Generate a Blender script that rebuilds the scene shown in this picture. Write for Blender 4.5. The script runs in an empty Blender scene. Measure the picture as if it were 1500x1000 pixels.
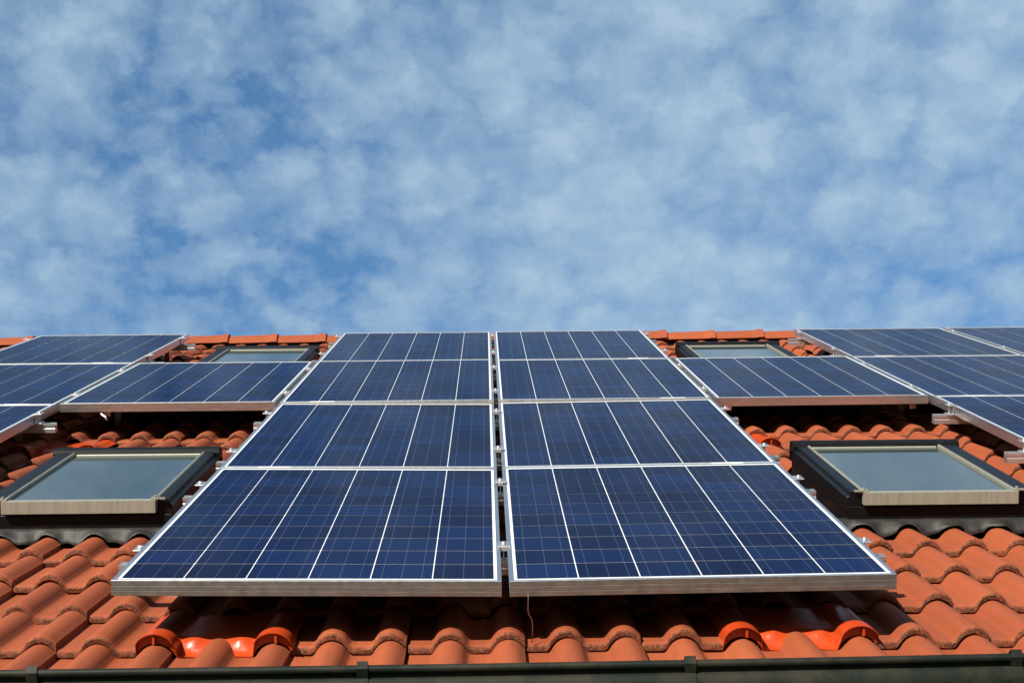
import bpy, bmesh, math, random
from mathutils import Matrix, Vector
random.seed(7)
scn = bpy.context.scene
col = scn.collection
PI = math.pi

# ---------------------------------------------------------------- roof frame, camera, light
PITCH = math.radians(40.0)
CS, SN = math.cos(PITCH), math.sin(PITCH)
CAM_P = Vector((-0.0451, -3.9322, 1.0145))          # camera in the plane of the solar panels (x, upslope, normal)
CAM_H = 1.62                                        # eye height above the lawn
Z0 = CAM_H - (CAM_P.y * SN + CAM_P.z * CS)
M = Matrix(((1, 0, 0, 0), (0, CS, -SN, 0), (0, SN, CS, Z0), (0, 0, 0, 1)))
AX = (Vector((0.99982112, -0.01747584, -0.00723341)), Vector((0.00897899, 0.10196733, 0.99474722)),
      Vector((-0.01664647, -0.99463423, 0.10210601)))
cam_d = bpy.data.cameras.new('camera')
cam = bpy.data.objects.new('camera', cam_d)
col.objects.link(cam)
R3 = M.to_3x3()
cw = [R3 @ a for a in AX]
p = M @ CAM_P
cam.matrix_world = Matrix(((cw[0].x, cw[1].x, cw[2].x, p.x), (cw[0].y, cw[1].y, cw[2].y, p.y),
                           (cw[0].z, cw[1].z, cw[2].z, p.z), (0, 0, 0, 1)))
cam_d.sensor_width = 36.0
cam_d.lens = 36.0 * 2306.8 / 1500.0
cam_d.clip_start = 0.05
cam_d.clip_end = 6000.0
scn.camera = cam

SUN_P = Vector((-0.60, -0.50, 1.0)).normalized()    # towards the sun, in roof coordinates
SUN = R3 @ SUN_P
sun_el = math.asin(SUN.z)
sun_az = math.atan2(SUN.x, SUN.y)                   # clockwise from +Y
ld = bpy.data.lights.new('sun', 'SUN')
ld.energy = 5.0
ld.angle = math.radians(0.53)
ld.color = (1.0, 0.93, 0.82)
lo = bpy.data.objects.new('sun', ld)
lo.rotation_euler = SUN.to_track_quat('Z', 'Y').to_euler()
lo.location = (-8, -12, 12)
col.objects.link(lo)

world = bpy.data.worlds.new('World')
scn.world = world
world.use_nodes = True


def build_sky():
    nt = world.node_tree
    nt.nodes.clear()
    N = lambda t, **k: _n(nt, t, **k)
    L = nt.links.new
    out = N('ShaderNodeOutputWorld')
    bg = N('ShaderNodeBackground')
    bg.inputs['Strength'].default_value = 0.07
    sky = N('ShaderNodeTexSky')
    sky.sky_type = 'NISHITA'
    sky.sun_disc = False
    sky.sun_elevation = sun_el
    sky.sun_rotation = sun_az
    sky.altitude = 200.0
    sky.air_density = 1.0
    sky.dust_density = 0.0
    sky.ozone_density = 5.0
    tc = N('ShaderNodeTexCoord')
    sep = N('ShaderNodeSeparateXYZ')
    L(tc.outputs['Generated'], sep.inputs[0])
    mz = math_(nt, 'MAXIMUM', sep.outputs['Z'], 0.0)
    den_z = math_(nt, 'ADD', mz, 0.35)
    cmb = N('ShaderNodeCombineXYZ')                  # the direction carried up to a domed cloud layer
    L(math_(nt, 'DIVIDE', math_(nt, 'MULTIPLY', sep.outputs['X'], -1.0), den_z), cmb.inputs[0]); L(math_(nt, 'DIVIDE', sep.outputs['Y'], den_z), cmb.inputs[1])
    off = N('ShaderNodeVectorMath'); off.operation = 'ADD'; off.inputs[1].default_value = SKY_OFF
    L(cmb.outputs[0], off.inputs[0])
    P = off.outputs[0]

    def fbm(scale, detail, rough, vec=P):
        n = N('ShaderNodeTexNoise'); n.noise_dimensions = '2D'
        n.inputs['Scale'].default_value = scale; n.inputs['Detail'].default_value = detail; n.inputs['Roughness'].default_value = rough
        L(vec, n.inputs['Vector'])
        return n

    def cells(scale, vec, smooth):
        v = N('ShaderNodeTexVoronoi'); v.voronoi_dimensions = '2D'; v.feature = 'SMOOTH_F1'
        v.inputs['Scale'].default_value = scale; v.inputs['Smoothness'].default_value = smooth
        L(vec, v.inputs['Vector'])
        return v.outputs['Distance']

    wn = fbm(21.0, 8.0, 0.66)
    wv = N('ShaderNodeVectorMath'); wv.operation = 'MULTIPLY_ADD'
    wv.inputs[1].default_value = (0.046, 0.046, 0.0)
    L(wn.outputs['Color'], wv.inputs[0]); L(P, wv.inputs[2])
    # cloudlets: rounded cells of two sizes, broken up by fine turbulence
    puff = map_(nt, cells(17.0, wv.outputs[0], 0.22), 0.60, 0.12, 0.0, 1.0)
    puff2 = map_(nt, cells(33.0, wv.outputs[0], 0.22), 0.60, 0.12, 0.0, 1.0)
    puff3 = map_(nt, cells(62.0, wv.outputs[0], 0.20), 0.60, 0.12, 0.0, 1.0)
    fb = fbm(34.0, 9.0, 0.70).outputs['Fac']
    off2 = N('ShaderNodeVectorMath'); off2.operation = 'ADD'; off2.inputs[1].default_value = VEIL_OFF
    L(cmb.outputs[0], off2.inputs[0])
    bigm = map_(nt, fbm(1.5, 2.0, 0.45, off2.outputs[0]).outputs['Fac'], 0.30, 0.68, 0.0, 1.0)
    c = math_(nt, 'MULTIPLY', puff, 0.44)
    c = math_(nt, 'MULTIPLY_ADD', puff2, 0.24, c)
    c = math_(nt, 'MULTIPLY_ADD', puff3, 0.13, c)
    c = math_(nt, 'MULTIPLY_ADD', fb, 0.74, c)
    c = math_(nt, 'MULTIPLY_ADD', bigm, 0.66, c)
    den = math_(nt, 'POWER', map_(nt, c, 0.52, 1.56, 0.0, 1.0), 0.85)
    # the layer looks thicker towards the horizon; opacity added there to dim low fill light
    low = math_(nt, 'POWER', math_(nt, 'SUBTRACT', 1.0, mz), 5.0)
    den2 = math_(nt, 'MULTIPLY_ADD', low, math_(nt, 'SUBTRACT', 1.0, den), den)
    op = math_(nt, 'MULTIPLY_ADD', den2, 0.82, 0.11)    # a thin veil between the cloudlets too
    mix = N('ShaderNodeMix'); mix.data_type = 'RGBA'
    L(op, mix.inputs['Factor'])
    tint = N('ShaderNodeMix'); tint.data_type = 'RGBA'; tint.blend_type = 'MULTIPLY'
    tint.inputs['Factor'].default_value = 1.0
    L(sky.outputs[0], tint.inputs['A']); tint.inputs['B'].default_value = (0.62, 1.02, 1.08, 1.0)   # a clear-air blue
    L(tint.outputs['Result'], mix.inputs['A'])
    mix.inputs['B'].default_value = CLOUD
    L(mix.outputs['Result'], bg.inputs['Color'])
    L(bg.outputs[0], out.inputs['Surface'])


def _n(nt, t, **k):
    n = nt.nodes.new(t)
    for a, v in k.items():
        setattr(n, a, v)
    return n


def _in(nt, sock, v):
    if hasattr(v, 'is_output'):
        nt.links.new(v, sock)
    else:
        sock.default_value = v


def math_(nt, op, a, b=None, c=None):
    n = nt.nodes.new('ShaderNodeMath'); n.operation = op
    _in(nt, n.inputs[0], a)
    if b is not None: _in(nt, n.inputs[1], b)
    if c is not None: _in(nt, n.inputs[2], c)
    return n.outputs[0]


def map_(nt, v, a, b, c, d):
    n = nt.nodes.new('ShaderNodeMapRange')
    _in(nt, n.inputs['Value'], v)
    for k, x in zip(('From Min', 'From Max', 'To Min', 'To Max'), (a, b, c, d)):
        _in(nt, n.inputs[k], x)
    return n.outputs['Result']


SKY_OFF = (23.1, 1.2, 0.0)
VEIL_OFF = (6.3, 9.7, 0.0)
CLOUD = (2.45, 3.35, 4.2, 1.0)
world.cycles.sampling_method = 'MANUAL'
world.cycles.sample_map_resolution = 512
build_sky()
vs = scn.view_settings
vs.view_transform = 'Standard'
vs.look = 'None'
vs.exposure = 1.3
vs.gamma = 1.0
vs.use_curve_mapping = False
scn.cycles.max_bounces = 8
scn.cycles.use_denoising = True

# ---------------------------------------------------------------- materials


def mat(name, base, rough=0.5, metal=0.0, **kw):
    m = bpy.data.materials.new(name)
    m.use_nodes = True
    b = m.node_tree.nodes['Principled BSDF']
    b.inputs['Base Color'].default_value = (*base, 1)
    b.inputs['Roughness'].default_value = rough
    b.inputs['Metallic'].default_value = metal
    for k, v in kw.items():
        b.inputs[k.replace('_', ' ')].default_value = v
    return m, m.node_tree, b


def mixc(nt, fac, A, B, mode='MIX'):
    n = nt.nodes.new('ShaderNodeMix'); n.data_type = 'RGBA'; n.blend_type = mode
    _in(nt, n.inputs['Factor'], fac)
    for k, v in (('A', A), ('B', B)):
        _in(nt, n.inputs[k], v if hasattr(v, 'is_output') else (*v, 1))
    return n.outputs['Result']


def noise(nt, vec, scale, detail=4.0, rough=0.55):
    n = nt.nodes.new('ShaderNodeTexNoise')
    n.inputs['Scale'].default_value = scale
    n.inputs['Detail'].default_value = detail
    n.inputs['Roughness'].default_value = rough
    nt.links.new(vec, n.inputs['Vector'])
    return n.outputs['Fac']


def bump(nt, b, h, strength, dist):
    n = nt.nodes.new('ShaderNodeBump')
    n.inputs['Strength'].default_value = strength
    n.inputs['Distance'].default_value = dist
    nt.links.new(h, n.inputs['Height'])
    nt.links.new(n.outputs[0], b.inputs['Normal'])


def tile_material(name, nose_dirt=True):
    m, nt, b = mat(name, (0.42, 0.105, 0.035), 0.8)
    b.inputs['Specular IOR Level'].default_value = 0.22
    tc = nt.nodes.new('ShaderNodeTexCoord')
    geo = nt.nodes.new('ShaderNodeNewGeometry')
    oi = nt.nodes.new('ShaderNodeObjectInfo')
    pos = geo.outputs['Position']
    rnd = oi.outputs['Random']
    c1 = mixc(nt, rnd, (0.160, 0.032, 0.0093), (0.216, 0.048, 0.0152))
    big = map_(nt, noise(nt, pos, 3.0, 5.0), 0.35, 0.7, 0.0, 1.0)
    c2 = mixc(nt, math_(nt, 'MULTIPLY', big, 0.55), c1, (0.150, 0.031, 0.010))
    grain = map_(nt, noise(nt, pos, 260.0, 3.0), 0.3, 0.75, 0.0, 1.0)
    c3 = mixc(nt, math_(nt, 'MULTIPLY', grain, 0.28), c2, (0.22, 0.060, 0.024))
    sp = map_(nt, noise(nt, pos, 38.0, 6.0, 0.7), 0.66, 0.72, 0.0, 1.0)
    c3 = mixc(nt, math_(nt, 'MULTIPLY', sp, 0.35), c3, (0.075, 0.030, 0.014))
    mp = nt.nodes.new('ShaderNodeMapping'); mp.inputs['Scale'].default_value = (42.0, 5.0, 20.0)
    ad = nt.nodes.new('ShaderNodeVectorMath'); ad.operation = 'ADD'
    nt.links.new(tc.outputs['Object'], ad.inputs[0]); nt.links.new(oi.outputs['Location'], ad.inputs[1])
    nt.links.new(ad.outputs[0], mp.inputs[0])
    wear = map_(nt, noise(nt, mp.outputs[0], 1.0, 5.0, 0.65), 0.50, 0.74, 0.0, 1.0)      # rain streaks down the slope
    c3 = mixc(nt, math_(nt, 'MULTIPLY', wear, 0.42), c3, (0.095, 0.030, 0.012))
    if nose_dirt:
        sep = nt.nodes.new('ShaderNodeSeparateXYZ')
        nt.links.new(tc.outputs['Object'], sep.inputs[0])
        edge = map_(nt, sep.outputs['Y'], 0.0065, 0.0005, 0.0, 1.0)
        n = map_(nt, noise(nt, pos, 110.0, 6.0, 0.7), 0.36, 0.58, 0.0, 1.0)
        f = math_(nt, 'MULTIPLY', edge, n)
        speck = map_(nt, noise(nt, pos, 190.0, 3.0), 0.54, 0.66, 0.0, 1.0)
        dirt = mixc(nt, speck, (0.034, 0.014, 0.007), (0.125, 0.062, 0.032))
        c3 = mixc(nt, f, c3, dirt)
    nt.links.new(c3, b.inputs['Base Color'])
    bump(nt, b, noise(nt, pos, 320.0, 4.0), 0.35, 0.0008)
    return m


TILE = tile_material('clay_tile')
TILE_PLAIN = tile_material('clay_tile_plain', False)

METAL_TILE, nt, b = mat('painted_sheet', (0.30, 0.034, 0.007), 0.30, 0.0, Specular_IOR_Level=0.32)
tc = nt.nodes.new('ShaderNodeTexCoord')
bump(nt, b, noise(nt, tc.outputs['Object'], 22.0, 2.0), 0.35, 0.006)

ALU, nt, b = mat('anodised_aluminium', (0.62, 0.61, 0.595), 0.33, 1.0)
tc = nt.nodes.new('ShaderNodeTexCoord')
nr = noise(nt, tc.outputs['Object'], 40.0, 4.0)
nt.links.new(map_(nt, nr, 0.3, 0.7, 0.28, 0.38), b.inputs['Roughness'])
ALU_BRIGHT, nt, b = mat('mill_aluminium', (0.62, 0.61, 0.60), 0.42, 1.0)
STEEL, nt, b = mat('stainless_bolt', (0.7, 0.68, 0.62), 0.25, 1.0)
BACK, nt, b = mat('white_backsheet', (0.50, 0.51, 0.50), 0.5, 0.0, Coat_Weight=0.85, Coat_Roughness=0.06, Coat_IOR=1.09)
REAR, nt, b = mat('darkened_rear', (0.02, 0.02, 0.022), 0.6)
LABEL, nt, b = mat('white_label', (0.82, 0.82, 0.80), 0.45)


def cell_material():
    m, nt, b = mat('blue_silicon', (0.012, 0.026, 0.10), 0.6, 0.0, Coat_Weight=0.62, Coat_Roughness=0.06, Coat_IOR=1.09)
    b.inputs['Specular IOR Level'].default_value = 0.0
    tc = nt.nodes.new('ShaderNodeTexCoord')
    oi = nt.nodes.new('ShaderNodeObjectInfo')
    geo = nt.nodes.new('ShaderNodeNewGeometry')
    v = nt.nodes.new('ShaderNodeTexVoronoi'); v.inputs['Scale'].default_value = 75.0
    nt.links.new(geo.outputs['Position'], v.inputs['Vector'])
    sepc = nt.nodes.new('ShaderNodeSeparateColor')
    nt.links.new(v.outputs['Color'], sepc.inputs[0])
    base = mixc(nt, oi.outputs['Random'], (0.0008, 0.0026, 0.0150), (0.0015, 0.0092, 0.0440))
    c = mixc(nt, math_(nt, 'MULTIPLY', sepc.outputs[0], 0.6), base, (0.0026, 0.0046, 0.0200))
    sep = nt.nodes.new('ShaderNodeSeparateXYZ')
    nt.links.new(tc.outputs['Object'], sep.inputs[0])
    line = None
    for x in (-0.052, 0.0, 0.052):                     # three printed busbars along the string
        d = math_(nt, 'ABSOLUTE', math_(nt, 'SUBTRACT', sep.outputs['X'], x))
        l = map_(nt, d, 0.0011, 0.0006, 0.0, 1.0)
        line = l if line is None else math_(nt, 'MAXIMUM', line, l)
    c = mixc(nt, math_(nt, 'MULTIPLY', line, 0.32), c, (0.08, 0.10, 0.14))
    nt.links.new(c, b.inputs['Base Color'])
    return m


CELL = cell_material()
BLACK, nt, b = mat('black_cover', (0.014, 0.015, 0.017), 0.45, 0.0, Specular_IOR_Level=0.16)
tc = nt.nodes.new('ShaderNodeTexCoord')
nt.links.new(mixc(nt, map_(nt, noise(nt, tc.outputs['Object'], 30.0, 6.0, 0.7), 0.45, 0.75, 0, 1), (0.0020, 0.0021, 0.0024), (0.0050, 0.0050, 0.0054)), b.inputs['Base Color'])
CREAM, nt, b = mat('cream_aluminium', (0.62, 0.57, 0.42), 0.42, 0.35)
tc = nt.nodes.new('ShaderNodeTexCoord')
mp = nt.nodes.new('ShaderNodeMapping'); mp.inputs['Scale'].default_value = (60, 6, 4)
nt.links.new(tc.outputs['Object'], mp.inputs[0])
nt.links.new(mixc(nt, map_(nt, noise(nt, mp.outputs[0], 2.0, 5.0, 0.6), 0.4, 0.7, 0, 1), (0.245, 0.238, 0.188), (0.185, 0.180, 0.145)), b.inputs['Base Color'])
PANE, nt, b = mat('roof_window_glass', (0.026, 0.038, 0.036), 0.03, 0.0, IOR=1.46)
FLASH, nt, b = mat('grey_flashing', (0.10, 0.095, 0.085), 0.6, 0.0, Specular_IOR_Level=0.3)
tc = nt.nodes.new('ShaderNodeTexCoord')
nt.links.new(mixc(nt, map_(nt, noise(nt, tc.outputs['Object'], 18.0, 6.0, 0.7), 0.4, 0.7, 0, 1), (0.006, 0.0058, 0.0056), (0.022, 0.017, 0.012)), b.inputs['Base Color'])
bump(nt, b, noise(nt, tc.outputs['Object'], 25.0, 3.0), 0.5, 0.004)
DECK, nt, b = mat('roof_underlay', (0.012, 0.010, 0.009), 0.9)
GUTTER, nt, b = mat('bronze_green_gutter', (0.045, 0.050, 0.040), 0.6, 0.0, Specular_IOR_Level=0.15)
tc = nt.nodes.new('ShaderNodeTexCoord')
nt.links.new(mixc(nt, map_(nt, noise(nt, tc.outputs['Object'], 9.0, 7.0, 0.7), 0.42, 0.72, 0, 1), (0.0030, 0.0062, 0.0036), (0.022, 0.017, 0.011)), b.inputs['Base Color'])
WIRE, nt, b = mat('wire_sheath', (0.10, 0.035, 0.02), 0.5)
WIRE_BLACK, nt, b = mat('black_cable_sheath', (0.02, 0.02, 0.02), 0.5)
PLASTER, nt, b = mat('plaster', (0.45, 0.40, 0.32), 0.85)
tc = nt.nodes.new('ShaderNodeTexCoord')
bump(nt, b, noise(nt, tc.outputs['Object'], 120.0, 4.0), 0.4, 0.003)
WOOD, nt, b = mat('brown_timber', (0.12, 0.06, 0.03), 0.6)
GRASS, nt, b = mat('lawn', (0.05, 0.085, 0.025), 0.9)
tc = nt.nodes.new('ShaderNodeTexCoord')
nt.links.new(mixc(nt, noise(nt, tc.outputs['Object'], 900.0, 8.0, 0.7), (0.012, 0.026, 0.007), (0.033, 0.042, 0.015)), b.inputs['Base Color'])

# ---------------------------------------------------------------- helpers


def mesh(name, verts, faces, smooth=False, angle=None):
    me = bpy.data.meshes.new(name)
    me.from_pydata([tuple(v) for v in verts], [], faces)
    me.update()
    if smooth:
        me.polygons.foreach_set('use_smooth', [True] * len(me.polygons))
        if angle:
            bm = bmesh.new(); bm.from_mesh(me)
            for e in bm.edges:
                if len(e.link_faces) == 2 and e.calc_face_angle(0.0) > angle:
                    e.smooth = False
            bm.to_mesh(me); bm.free()
    return me


class MB:
    def __init__(s): s.v = []; s.f = []

    def box(s, x0, x1, y0, y1, z0, z1):
        n = len(s.v)
        s.v += [(x0, y0, z0), (x1, y0, z0), (x1, y1, z0), (x0, y1, z0), (x0, y0, z1), (x1, y0, z1), (x1, y1, z1), (x0, y1, z1)]
        s.f += [tuple(n + i for i in q) for q in ((3, 2, 1, 0), (4, 5, 6, 7), (0, 1, 5, 4), (1, 2, 6, 5), (2, 3, 7, 6), (3, 0, 4, 7))]
        return s

    def prism_x(s, prof, x0, x1):                      # closed (y, z) outline, counter-clockwise seen from +x
        n = len(s.v); k = len(prof)
        s.v += [(x0, y, z) for y, z in prof] + [(x1, y, z) for y, z in prof]
        for i in range(k):
            j = (i + 1) % k
            s.f.append((n + i, n + j, n + k + j, n + k + i)[::-1])
        s.f.append(tuple(n + i for i in range(k))[::-1]); s.f.append(tuple(n + k + i for i in range(k)))
        return s

    def cyl(s, c, r, z0, z1, n=8):
        k = len(s.v)
        for z in (z0, z1):
            s.v += [(c[0] + r * math.cos(2 * PI * i / n), c[1] + r * math.sin(2 * PI * i / n), z) for i in range(n)]
        s.f += [(k + i, k + (i + 1) % n, k + n + (i + 1) % n, k + n + i) for i in range(n)]
        s.f += [tuple(k + n + i for i in range(n)), tuple(k + i for i in range(n))[::-1]]
        return s

    def tube(s, pts, r, n=8):
        pts = [Vector(p) for p in pts]; k = len(s.v)
        for i, p in enumerate(pts):
            t = (pts[min(i + 1, len(pts) - 1)] - pts[max(i - 1, 0)]).normalized()
            a = t.cross(Vector((0.31, 0.2, 0.93))).normalized(); b2 = t.cross(a)
            s.v += [tuple(p + r * (math.cos(2 * PI * j / n) * a + math.sin(2 * PI * j / n) * b2)) for j in range(n)]
        for i in range(len(pts) - 1):
            for j in range(n):
                q = k + i * n; s.f.append((q + j, q + (j + 1) % n, q + n + (j + 1) % n, q + n + j))
        s.f.append(tuple(k + j for j in range(n))[::-1]); q = k + (len(pts) - 1) * n
        s.f.append(tuple(q + j for j in range(n)))
        return s

    def mesh(s, name, smooth=False, angle=None): return mesh(name, s.v, s.f, smooth, angle)


def bevelled(me, w, seg=1):
    bm = bmesh.new(); bm.from_mesh(me)
    bmesh.ops.remove_doubles(bm, verts=bm.verts, dist=1e-6)
    bmesh.ops.recalc_face_normals(bm, faces=bm.faces)
    ed = [e for e in bm.edges if len(e.link_faces) == 2 and e.calc_face_angle(0.0) > 0.6]
    bmesh.ops.bevel(bm, geom=ed, offset=w, segments=seg, affect='EDGES', clamp_overlap=True)
    bm.to_mesh(me); bm.free()
    return me


def ob(name, me, material=None, parent=None, mw=None):
    o = bpy.data.objects.new(name, me)
    col.objects.link(o)
    if material is not None and not me.materials:
        me.materials.append(material)
    if parent is not None:
        o.parent = parent
    if mw is not None:
        o.matrix_local = mw
    return o


def empty(name, mw):
    o = bpy.data.objects.new(name, None)
    o.empty_display_size = 0.2
    col.objects.link(o)
    o.matrix_world = mw
    return o


def tag(o, label=None, cat=None, group=None, kind=None):
    for k, v in (('label', label), ('category', cat), ('group', group), ('kind', kind)):
        if v: o[k] = v
    return o


T = Matrix.Translation
ss = lambda a, b, x: (lambda t: t * t * (3 - 2 * t))(min(1.0, max(0.0, (x - a) / (b - a))))

# ---------------------------------------------------------------- ground
gm = mesh('ground', [(-3000, -3000, 0), (3000, -3000, 0), (3000, 3000, 0), (-3000, 3000, 0)], [(0, 1, 2, 3)])
g = ob('ground', gm, GRASS)
tag(g, kind='structure')

# ---------------------------------------------------------------- house
HX = 5.45                                              # half length of the roof
GAUGE, TW, Y_NOSE, N_COURSE = 0.325, 0.30, 0.005, 23
PAN = -0.170                                           # pan surface at a tile's nose, below the panel plane
ROLL = 0.038
X_TILE = 0.048                                         # left edge of tile column 0
APEX = 7.45
E0 = T((0, 5.8, 0))
house = empty('house', E0)
tag(house, 'house roof of orange double-roll tiles with a dark gutter along the eave', 'house')
EI = E0.inverted()


def roof(name, me, material, local=Matrix(), parent=house):
    return ob(name, me, material, parent, EI @ M @ local)


def roll_h(x):                                         # height of the two rolls over the pan, x along one tile
    h = 0.0
    for c in (0.108, 0.258):
        u = abs(x - c) / 0.047
        if u < 1.0:
            h = max(h, ROLL * (max(0.0, 1 - (u * 1.12) ** 2) ** 0.5 * 0.94 + 0.06 * (1 - u)) if u < 0.86 else ROLL * 0.30 * (1 - u) / 0.14 * 1.05)
    return h


XS = [0.0, 0.02, 0.045, 0.058, 0.064, 0.071, 0.080, 0.090, 0.100, 0.108, 0.116, 0.126, 0.136, 0.145, 0.152, 0.160,
      0.176, 0.195, 0.207, 0.214, 0.221, 0.230, 0.240, 0.250, 0.258, 0.266, 0.276, 0.286, 0.294, 0.299]


def tile_mesh(name, seed, clips=()):
    rnd = random.Random(seed)
    slope = 0.025 / GAUGE
    rows = [('bot', 0.004), ('front', 0.0), ('lip', 0.0), ('lip2', 0.003), ('lip3', 0.008), ('b', 0.018), ('b', 0.11), ('b', 0.22), ('b', GAUGE + 0.07)]
    wob = [rnd.gauss(0, 0.0009) for _ in XS]
    v, f = [], []
    n = len(XS)
    for kind, y in rows:
        for i, x in enumerate(XS):
            h = roll_h(x)
            if i == n - 1: h = 0.015                    # the side lap stands proud of the next tile
            z = h - slope * y
            yy = y
            if kind == 'bot': z = h - 0.0245; yy = 0.006
            if kind == 'front': z = h - 0.020 + wob[i]; yy = -wob[i] * 0.8
            if kind == 'lip': z = h - 0.0095; yy = -0.0005 + wob[i]
            if kind == 'lip2': z = h - 0.0040 + wob[i] * 0.4
            if kind == 'lip3': z = h - 0.0012
            v.append((x, yy, z))
    for r in range(len(rows) - 1):
        for i in range(n - 1):
            a = r * n + i
            f.append((a, a + 1, a + n + 1, a + n))
    # right flank of the side lap, left flank
    m0 = len(v)
    for r in range(len(rows)):
        x, y, z = v[r * n + n - 1]
        v.append((x + 0.0005, y, z - 0.030))
    for r in range(len(rows) - 1):
        a = r * n + n - 1
        f.append((a, m0 + r, m0 + r + 1, a + n))
    me = mesh(name, v, f, True, 0.7)
    if clips:
        bm = bmesh.new(); bm.from_mesh(me)
        src = bm
        res = bmesh.new()
        for piece in clips:                             # each piece: list of (point, normal) half spaces kept on the inner side
            b2 = bm.copy()
            for co, no in piece:
                bmesh.ops.bisect_plane(b2, geom=b2.verts[:] + b2.edges[:] + b2.faces[:], plane_co=co, plane_no=no, clear_outer=True)
            t = bpy.data.meshes.new('t'); b2.to_mesh(t); b2.free()
            res.from_mesh(t); bpy.data.meshes.remove(t)
        res.to_mesh(me); res.free(); bm.free()
    return me


VAR = [tile_mesh('roof_tile', s) for s in range(5)]
for me in VAR: me.materials.append(TILE)

# rectangles of the skylights: x0, x1, y0, y1 (in the roof plane) and of the panels
W_, H_, GX, GY = 0.992, 1.650, 0.020, 0.004
colx = lambda c: -GX / 2 - W_ + c * (W_ + GX)
rowy = lambda r: r * (H_ + GY)
SKY = {'lower_left': (-1.728, -1.090, 1.235, 2.205), 'lower_right': (1.158, 1.806, 1.235, 2.205),
       'upper_left': (-1.742, -1.102, 5.04, 6.01), 'upper_right': (1.164, 1.812, 5.04, 6.01)}
PANELS = [(c, r) for c in (0, 1) for r in range(4)] + [(-1, 2), (2, 2)] + [(-2, r) for r in (1, 2, 3)] + [(3, r) for r in (1, 2, 3)] + [(4, 2), (4, 3)]
METAL = {(-3, 0), (2, 0), (-7, 9), (3, 9)}              # tile columns and courses taken by sheet-metal tiles


def seen(x, y, z):
    """share of the picture's rays from this tile point that pass the panels: 0 or 1 over size"""
    P = Vector((x, y, z)); d = P - CAM_P
    u, w_, dep = d.dot(AX[0]), d.dot(AX[1]), -d.dot(AX[2])
    px, py = 750 + 2306.8 * u / dep, 500 - 2306.8 * w_ / dep
    if not (-20 < px < 1520 and 0 < py < 1010): return 0.0
    for zz in (-0.003, -0.038):
        t = (CAM_P.z - zz) / (CAM_P.z - z)
        q = CAM_P.lerp(P, t)
        for c, r in PANELS:
            if colx(c) < q.x < colx(c) + W_ and rowy(r) < q.y < rowy(r) + H_: return 0.0
    return 1.0 / dep ** 2


tiles = []
for k in range(-1, N_COURSE):
    for i in range(-19, 18):
        x0, y0 = X_TILE + TW * i, Y_NOSE + GAUGE * k
        if x0 < -HX or x0 + TW > HX: continue
        if (i, k) in METAL: continue
        clips = None
        skip = False
        for (a, b_, c, d) in SKY.values():
            A, B, C, D = a - 0.028, b_ + 0.028, c - 0.028, d + 0.10
            if x0 + TW > A and x0 < B and y0 + GAUGE + 0.07 > C and y0 < D:
                clips = []
                if x0 < A: clips.append([((A - x0, 0, 0), (1, 0, 0))])
                if x0 + TW > B: clips.append([((B - x0, 0, 0), (-1, 0, 0))])
                lo_, hi_ = max(A - x0, 0), min(B - x0, TW + 0.01)
                mid = [((lo_, 0, 0), (-1, 0, 0)), ((hi_, 0, 0), (1, 0, 0))]
                if y0 < C: clips.append(mid + [((0, C - y0, 0), (0, 1, 0))])
                if y0 + GAUGE + 0.07 > D: clips.append(mid + [((0, D - y0, 0), (0, -1, 0))])
                if not clips: skip = True
        if skip: continue
        s = sum(seen(x0 + fx, y0 + fy, PAN + fz) for fx in (0.03, 0.108, 0.18, 0.258) for fy, fz in ((0.0, 0.01), (0.1, 0.01), (0.2, 0.0), (0.3, -0.01)))
        tiles.append([s, i, k, x0, y0, clips])
tiles.sort(key=lambda t: -t[0])
rest = MB()
rr = random.Random(3)
n_single = 0
for j, (s, i, k, x0, y0, clips) in enumerate(tiles):
    jit = T((x0 + rr.gauss(0, 0.0012), y0 + rr.gauss(0, 0.0028), PAN + rr.gauss(0, 0.0008))) @ Matrix.Rotation(rr.gauss(0, 0.005), 4, 'Z') @ Matrix.Rotation(rr.gauss(0, 0.003), 4, 'Y')
    if clips:
        me = tile_mesh('roof_tile', j, clips); me.materials.append(TILE)
    else:
        me = VAR[rr.randrange(len(VAR))]
    if j < 300:
        roof('roof_tile', me, TILE, jit)
    else:
        n0 = len(rest.v)
        rest.v += [tuple(jit @ v.co) for v in me.vertices]
        rest.f += [tuple(n0 + q for q in pl.vertices) for pl in me.polygons]
o = roof('roof_tiles_beyond', rest.mesh('roof_tiles_beyond', True, 0.7), TILE_PLAIN)
o['kind'] = 'stuff'

# roof boards under the tiles (both slopes) with openings left under the skylights only as dark underlay
ea, ez = -0.30, PAN - 0.075
dk = MB()
dk.prism_x([(-0.27, PAN - 0.050), (-0.27, PAN - 0.075), (APEX - 0.02, PAN - 0.075), (APEX - 0.02, PAN - 0.050)][::-1], -HX + 0.05, HX - 0.05)
roof('roof_deck', dk.mesh('roof_deck'), DECK)
apex_w = M @ Vector((0, APEX, PAN - 0.02))
eave_w = M @ Vector((0, -0.318, PAN - 0.03))
bs = MB()
by = 2 * apex_w.y - eave_w.y
bs.prism_x([(apex_w.y, apex_w.z - 0.06), (by, eave_w.z - 0.06), (by, eave_w.z), (apex_w.y, apex_w.z)], -HX, HX)
ob('back_slope', bs.mesh('back_slope'), TILE_PLAIN, house, EI)
wl = MB()
wy0, wy1 = eave_w.y + 0.55, by - 0.55
sof = M @ Vector((0, 0.35, PAN - 0.09))
wl.box(-HX + 0.4, HX - 0.4, wy0, wy0 + 0.3, 0, (M @ Vector((0, (wy0 + 0.0 - eave_w.y) / CS - 0.318, PAN - 0.10))).z)
wl.box(-HX + 0.4, HX - 0.4, wy1 - 0.3, wy1, 0, eave_w.z + 0.2)
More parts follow.
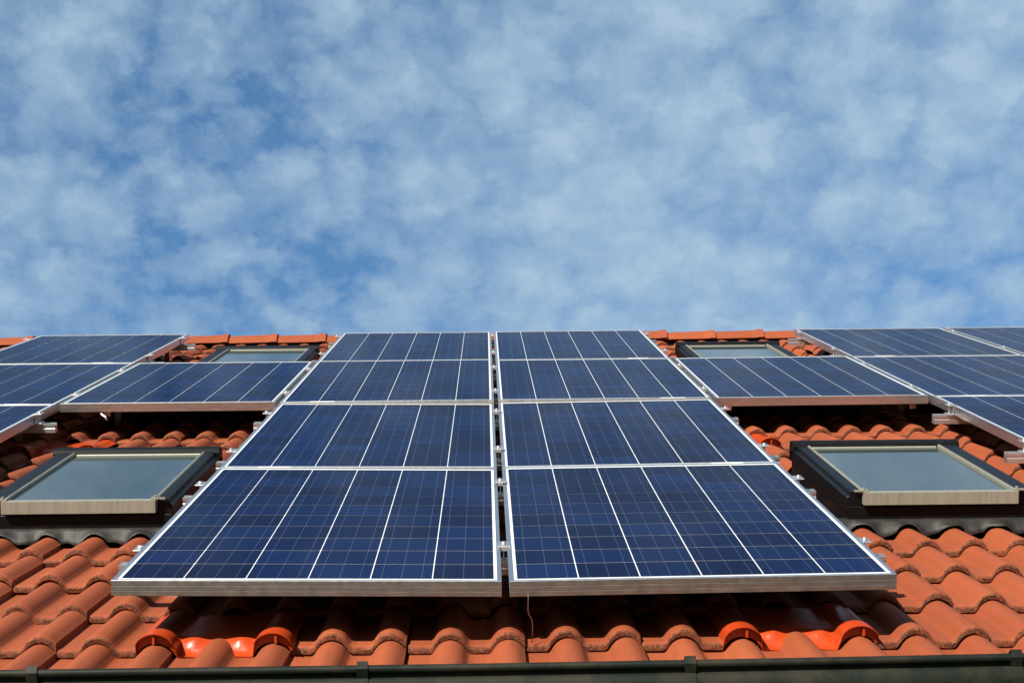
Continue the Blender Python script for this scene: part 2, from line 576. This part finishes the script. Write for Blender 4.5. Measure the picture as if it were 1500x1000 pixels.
for sx in (-1, 1):
    x0, x1 = sorted((sx * (HX - 0.4), sx * (HX - 0.7)))
    n0 = len(wl.v)
    wl.prism_x([(wy0 + 0.301, 0), (wy1 - 0.301, 0), (wy1 - 0.301, eave_w.z + 0.15), (apex_w.y, apex_w.z - 0.2), (wy0 + 0.301, eave_w.z + 0.15)], x0, x1)
ob('wall', wl.mesh('wall'), PLASTER, house, EI)
fs = MB(); fs.box(-HX + 0.06, HX - 0.06, eave_w.y + 0.06, eave_w.y + 0.085, eave_w.z - 0.21, eave_w.z - 0.03)
fs.box(-HX + 0.06, HX - 0.06, eave_w.y + 0.086, wy0 - 0.002, eave_w.z - 0.20, eave_w.z - 0.18)
ob('fascia', fs.mesh('fascia'), WOOD, house, EI)

# ridge tiles
def ridge_mesh():
    n = 12; v = []; f = []
    st = [(0.0, 0.094), (0.30, 0.102), (0.345, 0.104), (0.355, 0.110), (0.40, 0.111)]
    for th, seq in ((0.0, st), (0.014, st[::-1])):
        for x, r in seq:
            for i in range(n + 1):
                a = PI * i / n
                v.append((x, (r - th) * math.cos(a), (r + 0.012 - th) * math.sin(a)))
    m = n + 1; k = 2 * len(st)
    for q in range(k):
        for i in range(n):
            a, b_ = q * m + i, ((q + 1) % k) * m + i
            f.append((a, a + 1, b_ + 1, b_))
    me = mesh('ridge_tile', v, f, True, 0.6)
    bm = bmesh.new(); bm.from_mesh(me); bmesh.ops.recalc_face_normals(bm, faces=bm.faces); bm.to_mesh(me); bm.free()
    me.materials.append(TILE_PLAIN)
    return me


RM = ridge_mesh()
RL = 0.352
for q in range(31):
    x = -5.5 + RL * q + 0.03
    o = ob('ridge_tile', RM, None, house, EI @ T((x, apex_w.y + rr.gauss(0, 0.002), apex_w.z - 0.012 + rr.gauss(0, 0.002))) @ Matrix.Rotation(rr.gauss(0, 0.006), 4, 'Y'))

rv = MB(); rv.box(-HX + 0.05, HX - 0.05, apex_w.y - 0.05, apex_w.y + 0.05, apex_w.z - 0.10, apex_w.z + 0.050)  # dark box added to stand in for the shaded gap below the ridge tiles
ob('ridge_gap_fill', rv.mesh('ridge_gap_fill'), DECK, house, EI)

# sheet-metal tiles that carry the roof hooks
def metal_mesh(seed):
    rnd = random.Random(seed)
    XM = [-0.093, -0.089, -0.082, -0.072, -0.06, -0.05, -0.042, -0.032, -0.022, -0.010, -0.002, 0.004, 0.012, 0.022, 0.034, 0.046, 0.058, 0.07,
          0.08, 0.094, 0.108, 0.122, 0.136, 0.148, 0.16, 0.172, 0.184, 0.195, 0.204, 0.212, 0.218, 0.226, 0.236, 0.248, 0.258, 0.268, 0.278, 0.288, 0.297, 0.304, 0.309]
    YM = [(-0.007, 'foot'), (-0.007, 'back'), (-0.027, 'under'), (-0.027, 'edge')] + [(y, '') for y in (0.002, 0.008, 0.015, 0.022, 0.029, 0.036, 0.043, 0.05, 0.06, 0.072, 0.09, 0.2, 0.33)]
    v, f = [], []
    for y0, kind in YM:
        for x in XM:
            cap = -1.0
            for c in (-0.042, 0.258):
                u = abs(x - c) / 0.051
                if u < 1: cap = max(cap, 0.0455 * math.sqrt(1 - u * u) ** 0.9)
            y = y0
            if cap < 0.012 and kind: y = {'foot': -0.003, 'back': -0.0035, 'under': -0.004, 'edge': -0.0042}[kind]
            # the flat of the sheet slopes down into the two pans at the front, steepest beside the middle roll
            k = math.exp(-((abs(x - 0.108) - 0.062) / 0.024) ** 2)
            t = ss(-0.004 + 0.022 * k, 0.085 - 0.034 * k, y)
            sheet = -0.0225 + 0.0375 * t + 0.0016 * math.sin(38 * x + seed) * (1 - t) + 0.0012 * math.sin(61 * x + 90 * y)
            if cap > 0: cap = max(cap - 0.016 * ss(0.03, 0.10, y), 0.0)
            z = max(sheet, cap) - 0.06 * y
            if kind == 'foot': z = z - 0.030 if cap > 0.012 else z - 0.003
            if kind in ('back', 'under') and cap > 0.012: z -= 0.0025
            v.append((x, y, z))
    n = len(XM)
    for r in range(len(YM) - 1):
        for i in range(n - 1):
            a = r * n + i
            f.append((a, a + 1, a + n + 1, a + n))
    # crimped fold standing on the front of each cap
    for c in (-0.042, 0.258):
        k = len(v)
        dx = rnd.uniform(-0.004, 0.010)
        for yy in (-0.023, -0.0072):
            for xx, zz in ((c + dx - 0.003, 0.018), (c + dx + 0.003, 0.018), (c + dx + 0.003, 0.040), (c + dx - 0.003, 0.040)):
                v.append((xx, yy, zz))
        f += [tuple(k + q for q in s) for s in ((0, 1, 2, 3), (4, 7, 6, 5), (0, 3, 7, 4), (1, 5, 6, 2), (3, 2, 6, 7), (0, 4, 5, 1))]
    me = mesh('metal_tile', v, f, True, 0.9)
    me.materials.append(METAL_TILE)
    return me


for s, (i, k) in enumerate(sorted(METAL)):
    o = roof('metal_tile', metal_mesh(s), METAL_TILE, T((X_TILE + TW * i, Y_NOSE + GAUGE * k, PAN)))
    o['label'] = 'glossy red-orange sheet metal tile with capped ends'

# gutter
LIP = [(-HX, -0.131), (-3.0, -0.124), (-1.33, -0.1175), (-0.61, -0.1175), (-0.07, -0.1165), (0.64, -0.1125), (1.37, -0.1065), (3.0, -0.095), (HX, -0.080)]
LY = -0.34


def lip_w(x):
    for (xa, za), (xb, zb) in zip(LIP, LIP[1:]):
        if xa <= x <= xb + 1e-9:
            return M @ Vector((x, LY, za + (zb - za) * (x - xa) / (xb - xa) + 0.0055))
    return M @ Vector((x, LY, LIP[-1][1] + 0.0055))


def gutter_prof():
    r = 0.062; pr = []
    for i in range(13):                                   # bead, rolled outwards
        a = PI / 2 + 1.7 * PI * (i - 12) / 12
        pr.append((-0.0 + 0.0085 * math.cos(a), -0.0085 + 0.0085 * math.sin(a)))
    pr = pr[::-1]
    out = [(0.0095 * math.cos(a), -0.0095 + 0.0095 * math.sin(a)) for a in [2 * PI * i / 14 for i in range(14)]]
    body = [(0.006, -0.004), (0.011, -0.017), (0.014, -0.0245), (0.0095, -0.0300), (0.0095, -0.040)]
    body += [(0.068 + 0.0585 * math.cos(a), -0.040 + 0.055 * math.sin(a)) for a in [PI + PI * i / 14 for i in range(1, 15)]]
    back = [(0.128, 0.03)]
    return out, body + back


out, body = gutter_prof()
gv, gf = [], []
xs = sorted(set([x for x, _ in LIP] + [-HX + 0.5 * i for i in range(1, 22)]))
prof = out[:]
full = [(y, z) for y, z in body]
inner = [(y + (0.066 - y) * 0.04, z + 0.0015) for y, z in body][::-1]
for x in xs:
    L0 = lip_w(x)
    gv += [(x, L0.y + y, L0.z + z) for y, z in prof]
n = len(prof)
for a in range(len(xs) - 1):
    for i in range(n):
        j = (i + 1) % n
        gf.append((a * n + i, a * n + j, (a + 1) * n + j, (a + 1) * n + i))
k0 = len(gv); ring = full + inner; m = len(ring)
for x in xs:
    L0 = lip_w(x)
    gv += [(x, L0.y + y, L0.z + z) for y, z in ring]
for a in range(len(xs) - 1):
    for i in range(m):
        j = (i + 1) % m
        gf.append((k0 + a * m + i, k0 + a * m + j, k0 + (a + 1) * m + j, k0 + (a + 1) * m + i))
gmesh = mesh('gutter', gv, gf, True, 0.8)
bm = bmesh.new(); bm.from_mesh(gmesh); bmesh.ops.recalc_face_normals(bm, faces=bm.faces); bm.to_mesh(gmesh); bm.free()
gut = ob('gutter', gmesh, GUTTER, house, EI)
for q in range(-6, 7):
    x = 0.045 + 0.767 * q + (0.0 if q else 0.0) - 0.385
    if abs(x) > HX - 0.1: continue
    L0 = lip_w(x)
    sb = MB()
    r = 0.0655
    pts = [(0, 0), (0.0065, -0.0300)] + [(0.068 + 0.0610 * math.cos(a), -0.040 + 0.058 * math.sin(a)) for a in [PI + PI * i / 12 for i in range(13)]]
    pts = [(-0.0125, 0.002), (-0.0125, -0.014)] + pts[1:]
    ins = [(y + 0.003 * (1 if y < 0.066 else -1), z + 0.002) for y, z in pts][::-1]
    sb.prism_x([(L0.y + y, L0.z + z) for y, z in pts + ins], x - 0.013, x + 0.013)
    sb.box(x - 0.013, x + 0.013, L0.y - 0.0125, L0.y + 0.022, L0.z + 0.002, L0.z + 0.005)
    br = ob('bracket', sb.mesh('bracket'), GUTTER, gut, Matrix())

# ---------------------------------------------------------------- solar panels
FW = 0.011
PROF_H = 0.040


def frame_mesh():
    # outline of one frame bar (d = inwards from the outer face, z): grooves run along the outer face
    pr = [(FW, -0.0022), (FW, 0.0), (0.0008, 0.0), (0.0, -0.0008), (0.0, -0.0125), (0.0016, -0.0130), (0.0016, -0.0155), (0.0, -0.0160),
          (0.0, -0.0255), (0.0016, -0.0260), (0.0016, -0.0285), (0.0, -0.0290), (0.0, -PROF_H), (0.028, -PROF_H), (0.028, -PROF_H + 0.002), (FW, -PROF_H + 0.002)]
    v, f = [], []
    m = len(pr)
    for cx, cy, sx, sy in ((0, 0, 1, 1), (W_, 0, -1, 1), (W_, H_, -1, -1), (0, H_, 1, -1)):
        v += [(cx + sx * d, cy + sy * d, z) for d, z in pr]
    for c in range(4):
        for i in range(m):
            j = (i + 1) % m
            f.append((c * m + i, c * m + j, ((c + 1) % 4) * m + j, ((c + 1) % 4) * m + i))
    me = mesh('frame', v, f)
    bm = bmesh.new(); bm.from_mesh(me); bmesh.ops.recalc_face_normals(bm, faces=bm.faces); bm.to_mesh(me); bm.free()
    me.materials.append(ALU)
    return me


FRAME = frame_mesh()
bsb = MB(); bsb.box(FW + 0.0003, W_ - FW - 0.0003, FW + 0.0003, H_ - FW - 0.0003, -0.0070, -0.0018)
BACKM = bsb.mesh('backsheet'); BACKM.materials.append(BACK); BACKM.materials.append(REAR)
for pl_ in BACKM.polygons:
    if pl_.normal.z < -0.5: pl_.material_index = 1       # rear darkened to cut bounced light and deepen the shade below
CWX, CWY = 0.1561, 0.1563
c = 0.0065                                             # clipped corners of a silicon wafer
cv = []
for sx, sy, o_ in ((-1, -1, 0), (1, -1, 1), (1, 1, 0), (-1, 1, 1)):
    a = (sx * CWX / 2, sy * (CWY / 2 - 0.002), 0); b_ = (sx * (CWX / 2 - 0.002), sy * CWY / 2, 0)
    cv += [a, b_] if o_ == 0 else [b_, a]
CELLM = mesh('solar_cell', cv, [tuple(range(8))]); CELLM.materials.append(CELL)
if CELLM.polygons[0].normal.z < 0: CELLM.flip_normals()
lb = MB(); lb.box(0, 0.115, 0.0008, 0.0102, 0.0001, 0.0006)
LABM = lb.mesh('label_strip'); LABM.materials.append(LABEL)
jb = MB(); jb.box(W_ / 2 - 0.06, W_ / 2 + 0.06, H_ - 0.22, H_ - 0.10, -0.030, -0.0075)
JBM = jb.mesh('junction_box'); JBM.materials.append(BLACK)

PL = {(0, 0): 'lowest solar panel of the long left-of-centre column, jutting over the eave tiles',
      (0, 1): 'second solar panel up from the eave in the left-of-centre column, beside the big skylight',
      (0, 2): 'third solar panel up in the left-of-centre column, touching the lone left bridging panel',
      (0, 3): 'topmost solar panel of the left-of-centre column, its top edge against the sky',
      (1, 0): 'lowest solar panel of the long right-of-centre column, above the hanging wire and eave tiles',
      (1, 1): 'second solar panel up from the eave in the right-of-centre column, beside the big skylight',
      (1, 2): 'third solar panel up in the right-of-centre column, touching the lone right bridging panel',
      (1, 3): 'topmost solar panel of the right-of-centre column, its top edge against the sky',
      (-1, 2): 'lone solar panel bridging the two left skylights, one below it and one above',
      (2, 2): 'lone solar panel bridging the two right skylights, one below it and one above',
      (-2, 3): 'topmost solar panel at far left under the ridge, left of the small upper skylight',
      (-2, 2): 'middle solar panel of the far left stack, cut by the left picture edge',
      (-2, 1): 'lowest solar panel of the far left stack, only its corner showing above the left skylight',
      (3, 3): 'top solar panel under the ridge, right of the small upper right skylight',
      (3, 2): 'middle solar panel of the stack on the right, beside the lone bridging panel',
      (3, 1): 'lowest solar panel of the right stack, cut by the picture edge above the right skylight',
      (4, 3): 'solar panel in the top right corner of the roof, cut by the picture edge',
      (4, 2): 'far right solar panel below the corner one, only a sliver of it showing'}
DZ = {(0, 0): (0.0115, -0.0025, -0.0030), (1, 0): (-0.0030, 0.0045, -0.0130), (0, 1): (-0.0025, -0.0135, -0.0060), (1, 1): (-0.0130, -0.0050, -0.0120)}
prng = random.Random(11)


def copy_into(o, parent, mw):
    c2 = o.copy(); col.objects.link(c2); c2.parent = parent; c2.matrix_local = mw
    return c2


proto = {}
for c_, r_ in PANELS:
    zbl, zbr, ztl = DZ.get((c_, r_), (0, 0, 0))
    if (c_, r_) not in DZ:
        zbl, zbr, ztl = [prng.gauss(0, 0.0012) for _ in range(3)]
    ux = Vector((W_, 0, zbr - zbl)).normalized(); uy = Vector((0, H_, ztl - zbl)).normalized()
    uz = ux.cross(uy).normalized(); uy = uz.cross(ux)
    L0 = Matrix(((ux.x, uy.x, uz.x, colx(c_)), (ux.y, uy.y, uz.y, rowy(r_)), (ux.z, uy.z, uz.z, zbl), (0, 0, 0, 1)))
    t = empty('solar_panel', M @ L0)
    tag(t, PL[(c_, r_)], 'solar panel', 'solar panels mounted on the tiled roof')
    if not proto:
        proto['frame'] = ob('frame', FRAME, None, t, Matrix())
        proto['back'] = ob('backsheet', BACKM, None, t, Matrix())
        proto['jb'] = ob('junction_box', JBM, None, t, Matrix())
        proto['lab'] = None
        bk = proto['back']
    else:
        copy_into(proto['frame'], t, Matrix())
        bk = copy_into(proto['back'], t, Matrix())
        copy_into(proto['jb'], t, Matrix())
    fx = 0.14 if c_ in (0, 3, 4) else 0.76 if c_ in (1, -2) else None
    if fx is not None and r_ > 0:
        lm = T((fx * W_, 0, 0))
        if proto['lab'] is None: proto['lab'] = ob('label_strip', LABM, None, t, lm)
        else: copy_into(proto['lab'], t, lm)
    pitx = (W_ - 2 * FW - 2 * 0.0095 + 0.0036) / 6
    pity = (H_ - 2 * FW - 2 * 0.018 + 0.0026) / 10
    for jx in range(6):
        for jy in range(10):
            mw = T((FW + 0.0095 + pitx * (jx + 0.5) - 0.0018, FW + 0.018 + pity * (jy + 0.5) - 0.0013, -0.0012))
            if 'cell' not in proto: proto['cell'] = ob('solar_cell', CELLM, None, bk, mw)
            else: copy_into(proto['cell'], bk, mw)

# ---------------------------------------------------------------- rails with clamps and roof hooks
RP = [(-0.020, -0.0405), (-0.020, -0.0505), (-0.017, -0.053), (-0.017, -0.060), (-0.020, -0.0625), (-0.020, -0.0805), (0.020, -0.0805), (0.020, -0.0625),
      (0.017, -0.060), (0.017, -0.053), (0.020, -0.0505), (0.020, -0.0405), (0.006, -0.0405), (0.006, -0.049), (-0.006, -0.049), (-0.006, -0.0405)]
mc = MB(); mc.box(-0.0185, 0.0185, -0.030, 0.030, 0.0012, 0.0042); mc.box(-0.0085, 0.0085, -0.030, 0.030, -0.010, 0.0011); mc.cyl((0, 0), 0.0065, 0.0043, 0.0110, 10)
mc.cyl((0, 0), 0.003, -0.041, -0.0101, 6)
MIDC = bevelled(mc.mesh('clamp'), 0.0006); MIDC.materials.append(ALU_BRIGHT)
ec = MB(); ec.box(-0.009, 0.030, -0.030, 0.030, 0.0012, 0.0042); ec.box(0.0012, 0.0045, -0.030, 0.030, -0.0400, 0.0011)
ec.box(0.0046, 0.030, -0.030, 0.030, -0.0400, -0.0365); ec.cyl((0.016, 0), 0.0065, 0.0043, 0.0115, 10); ec.cyl((0.016, 0), 0.003, -0.0364, 0.0011, 6)
ENDC = bevelled(ec.mesh('clamp'), 0.0006); ENDC.materials.append(ALU_BRIGHT)
hk = MB()
hk.prism_x([(-0.055, -0.103), (-0.055, -0.109), (0.12, -0.200), (0.126, -0.196), (-0.045, -0.103), (-0.006, -0.086), (-0.006, -0.0808), (-0.012, -0.0808), (-0.012, -0.090)], -0.015, 0.015)
hb = MB()
hb.box(-0.016, 0.016, -0.014, 0.014, -0.100, -0.0808); hb.box(-0.016, 0.016, -0.014, 0.20, -0.106, -0.1005); hb.box(-0.016, 0.016, 0.194, 0.20, -0.235, -0.1065)
HOOK = hb.mesh('roof_hook'); HOOK.materials.append(STEEL)
mid = lambda q: (W_ + GX) * q                           # centre of the gap between columns
RAILS = []
for y, nm in ((0.41, 'lower'), (1.35, 'upper')):
    RAILS.append((-1.075, 1.075, y, [mid(0)], -1.002, 1.002, f'{nm} aluminium rail with clamps under the two lowest middle solar panels'))
for y, nm in ((2.01, 'lower'), (2.99, 'upper')):
    RAILS.append((-1.075, 1.075, y, [mid(0)], -1.002, 1.002, f'{nm} aluminium rail with clamps under the second pair of middle solar panels from the eave'))
    RAILS.append((-3.10, -1.948, y, [], -3.026, -2.034, f'{nm} aluminium rail under the lowest far left solar panel, its end above the left skylight'))
    RAILS.append((1.948, 3.10, y, [], 2.034, 3.026, f'{nm} aluminium rail under the lowest right stack panel, its end above the right skylight'))
for y, nm in ((3.63, 'lower'), (4.59, 'upper')):
    RAILS.append((-3.10, 4.11, y, [mid(q) for q in (-2, -1, 0, 1, 2, 3)], -3.026, 4.038, f'{nm} long aluminium rail under the full-width row of solar panels'))
for y, nm in ((5.33, 'lower'), (6.35, 'upper')):
    RAILS.append((-1.075, 1.075, y, [mid(0)], -1.002, 1.002, f'{nm} aluminium rail with clamps under the topmost middle pair of solar panels'))
    RAILS.append((-3.10, -1.948, y, [], -3.026, -2.034, f'{nm} aluminium rail end left of the small upper left skylight'))
    RAILS.append((1.948, 4.11, y, [mid(3)], 2.034, 4.038, f'{nm} aluminium rail end right of the small upper right skylight'))
pc = {}


def part(key, name, me, parent, mw):
    if key in pc: return copy_into(pc[key], parent, mw)
    pc[key] = ob(name, me, None, parent, mw)
    return pc[key]


for x0, x1, y, mids, xa, xb, lab in RAILS:
    rb = MB(); rb.prism_x(RP, x0, x1)
    me = rb.mesh('mounting_rail'); 
    bm = bmesh.new(); bm.from_mesh(me); bmesh.ops.recalc_face_normals(bm, faces=bm.faces); bm.to_mesh(me); bm.free()
    me.materials.append(ALU_BRIGHT)
    o = ob('mounting_rail', me); o.matrix_world = M @ T((0, y, -0.006 if y < 3.3 and abs(x0) < 1.1 else 0))
    tag(o, lab, 'mounting rail', 'aluminium rails under the solar panels')
    dz = 0.006 if y < 3.3 and abs(x0) < 1.1 else 0
    for q in mids: part('m', 'clamp', MIDC, o, T((q, 0, 0)))
    part('e', 'clamp', ENDC, o, T((xb, 0, 0)))
    part('e', 'clamp', ENDC, o, T((xa, 0, 0)) @ Matrix.Rotation(PI, 4, 'Z'))
    nh = max(2, int((x1 - x0) / 0.9))
    for q in range(nh):
        xx = x0 + 0.25 + (x1 - x0 - 0.5) * q / (nh - 1)
        i = round((xx - X_TILE - 0.18) / 0.30)
        part('h', 'roof_hook', HOOK, o, T((X_TILE + 0.30 * i + 0.18, 0, 0)))

# ---------------------------------------------------------------- skylights
def profbox(b): return bevelled(b, 0.002, 1)


SL = {'lower_left': 'large black-framed skylight with brushed cream sill, left of the middle panels above the eave tiles',
      'lower_right': 'large black-framed skylight with cream sill, right of the middle panels above the eave tiles',
      'upper_left': 'small distant skylight under the ridge, behind the lone left bridging panel',
      'upper_right': 'small distant skylight under the ridge, behind the lone right bridging panel'}
slp = {}


def apron_mesh(w, xo):
    v, f = [], []
    xs_ = [-0.10 + (w + 0.20) * i / 60 for i in range(61)]
    rows_ = [(0.02, 0.0), (-0.010, 0.0), (-0.018, 0.2), (-0.030, 0.7), (-0.043, 1.0)]
    for y, k in rows_:
        for x in xs_:
            und = 0.95 * roll_h((x + xo - X_TILE) % TW) + 0.004 * math.sin(47 * x) + 0.003 * math.sin(83 * x + 2)
            v.append((x, y + k * (0.008 * math.sin(31 * x + 1) + 0.005 * math.sin(71 * x)), -0.096 - 0.046 * k + k * und))
    n = len(xs_)
    for r in range(len(rows_) - 1):
        for i in range(n - 1):
            a = r * n + i; f.append((a, a + n, a + n + 1, a + 1))
    me = mesh('flashing_apron', v, f, True)
    bm = bmesh.new(); bm.from_mesh(me)
    bmesh.ops.recalc_face_normals(bm, faces=bm.faces)
    bmesh.ops.solidify(bm, geom=bm.faces[:], thickness=0.002)
    bm.to_mesh(me); bm.free()
    return me


for key, (x0, x1, y0, y1) in SKY.items():
    w, h = x1 - x0, y1 - y0
    t = empty('skylight', M @ T((x0, y0, -0.030)))
    tag(t, SL[key], 'skylight', 'roof windows between the solar panels')
    big = key.startswith('lower')
    cl, cr = (0.088, 0.064) if 'left' in key else (0.064, 0.088)
    # black casing: outer frame down into the roof
    fb = MB()
    fb.box(0.004, w - 0.004, 0.0, 0.055, -0.135, -0.052)
    fb.box(0.004, w - 0.004, h - 0.06, h, -0.135, -0.030)
    fb.box(0.004, 0.060, 0.056, h - 0.061, -0.135, -0.030)
    fb.box(w - 0.060, w - 0.004, 0.056, h - 0.061, -0.135, -0.030)
    ob('frame', profbox(fb.mesh('frame')), BLACK, t, Matrix())
    # cladding over the sides, stepped along the outer edge
    for sgn in (0, 1):
        cvx = cl if sgn == 0 else cr
        b2 = MB()
        pr = [(0.0, -0.070), (0.0, -0.022), (0.010, -0.016), (0.014, -0.002), (0.022, 0.0), (cvx - 0.014, 0.0), (cvx - 0.014, -0.070)]
        k = len(b2.v); mm = len(pr)
        for yy in (0.006, h - 0.052):
            for d, z in pr:
                b2.v.append(((d if sgn == 0 else w - d), yy, z))
        for i in range(mm):
            j = (i + 1) % mm
            b2.f.append((i, j, mm + j, mm + i))
        b2.f.append(tuple(range(mm))); b2.f.append(tuple(range(mm, 2 * mm)))
        me = b2.mesh('side_cover')
        bm = bmesh.new(); bm.from_mesh(me); bmesh.ops.recalc_face_normals(bm, faces=bm.faces); bm.to_mesh(me); bm.free()
        sc = ob('side_cover', bevelled(me, 0.001), BLACK, t, Matrix())
        # cream glazing bar
        gb = MB()
        xa, xb = (cvx - 0.0125, cvx - 0.002) if sgn == 0 else (w - cvx + 0.002, w - cvx + 0.0125)
        gb.box(xa, xb, 0.012, h - 0.066, -0.034, 0.0025)
        ob('glazing_bar', bevelled(gb.mesh('glazing_bar'), 0.003, 2), CREAM, t, Matrix())
        # hinge screw at the sill's corner
        hs = MB(); xm = (xa + xb) / 2
        hs.box(xm - 0.013, xm + 0.013, -0.014, 0.004, 0.0005, 0.006)
        sx = -1 if sgn == 0 else 1
        hs.box(*(sorted((xm + sx * 0.0135, xm + sx * 0.034))), -0.010, -0.002, 0.0, 0.006)
        hs.cyl((xm + sx * 0.002, -0.005), 0.005, 0.0062, 0.013, 8)
        ob('hinge_screw', hs.mesh('hinge_screw'), CREAM, t, Matrix())
    hd = MB(); hd.prism_x([(h - 0.064, -0.028), (h - 0.064, -0.004), (h - 0.058, 0.010), (h - 0.030, 0.016), (h + 0.004, 0.008), (h + 0.014, -0.010), (h + 0.014, -0.070), (h + 0.002, -0.070), (h + 0.001, -0.028)][::-1], -0.003, w + 0.003)
    me = hd.mesh('top_hood'); bm = bmesh.new(); bm.from_mesh(me); bmesh.ops.recalc_face_normals(bm, faces=bm.faces); bm.to_mesh(me); bm.free()
    ob('top_hood', bevelled(me, 0.0012), BLACK, t, Matrix())
    ts = MB(); ts.box(cl + 0.002, w - cr - 0.002, h - 0.078, h - 0.0645, -0.0215, -0.0045)
    ob('top_bar', bevelled(ts.mesh('top_bar'), 0.003), CREAM, t, Matrix())
    sl = MB(); sl.box(cl - 0.012, w - cr + 0.012, -0.022, 0.0055, -0.044, 0.0)
    ob('sill', bevelled(sl.mesh('sill'), 0.002, 2), CREAM, t, Matrix())
    gl = MB(); gl.box(cl + 0.0015, w - cr - 0.0015, 0.0060, h - 0.0785, -0.022, -0.010)
    ob('pane', gl.mesh('pane'), PANE, t, Matrix())
    ob('flashing_apron', apron_mesh(w, x0), FLASH, t, Matrix())
    sf = MB(); sf.box(-0.026, -0.001, -0.02, h + 0.08, -0.150, -0.140); sf.box(w + 0.001, w + 0.026, -0.02, h + 0.08, -0.150, -0.140)
    sf.box(-0.026, w + 0.026, h + 0.0145, h + 0.095, -0.139, -0.132)
    ob('side_flashing', sf.mesh('side_flashing'), BLACK, t, Matrix())

# ---------------------------------------------------------------- cables
cb = MB()
cb.tube([(0.0575, -0.002, -0.036), (0.0575, -0.004, -0.050), (0.0565, -0.004, -0.075), (0.058, -0.004, -0.088), (0.0655, -0.004, -0.100), (0.068, -0.004, -0.112), (0.068, -0.002, -0.135), (0.067, 0.006, -0.166)], 0.0012, 6)
o = ob('hanging_wire', cb.mesh('hanging_wire', True), WIRE); o.matrix_world = M
tag(o, 'thin reddish wire hanging from the front edge of the lowest right-of-centre panel', 'wire')

cb = MB()
cb.tube([(-1.832, 3.330, -0.0450), (-1.829, 3.318, -0.0475), (-1.819, 3.308, -0.053), (-1.806, 3.304, -0.062), (-1.802, 3.310, -0.076)], 0.0045, 8)
o = ob('cable_end', cb.mesh('cable_end', True), LABEL); o.matrix_world = M
tag(o, 'short white cable end poking out under the front edge of the lone left bridging panel', 'cable')
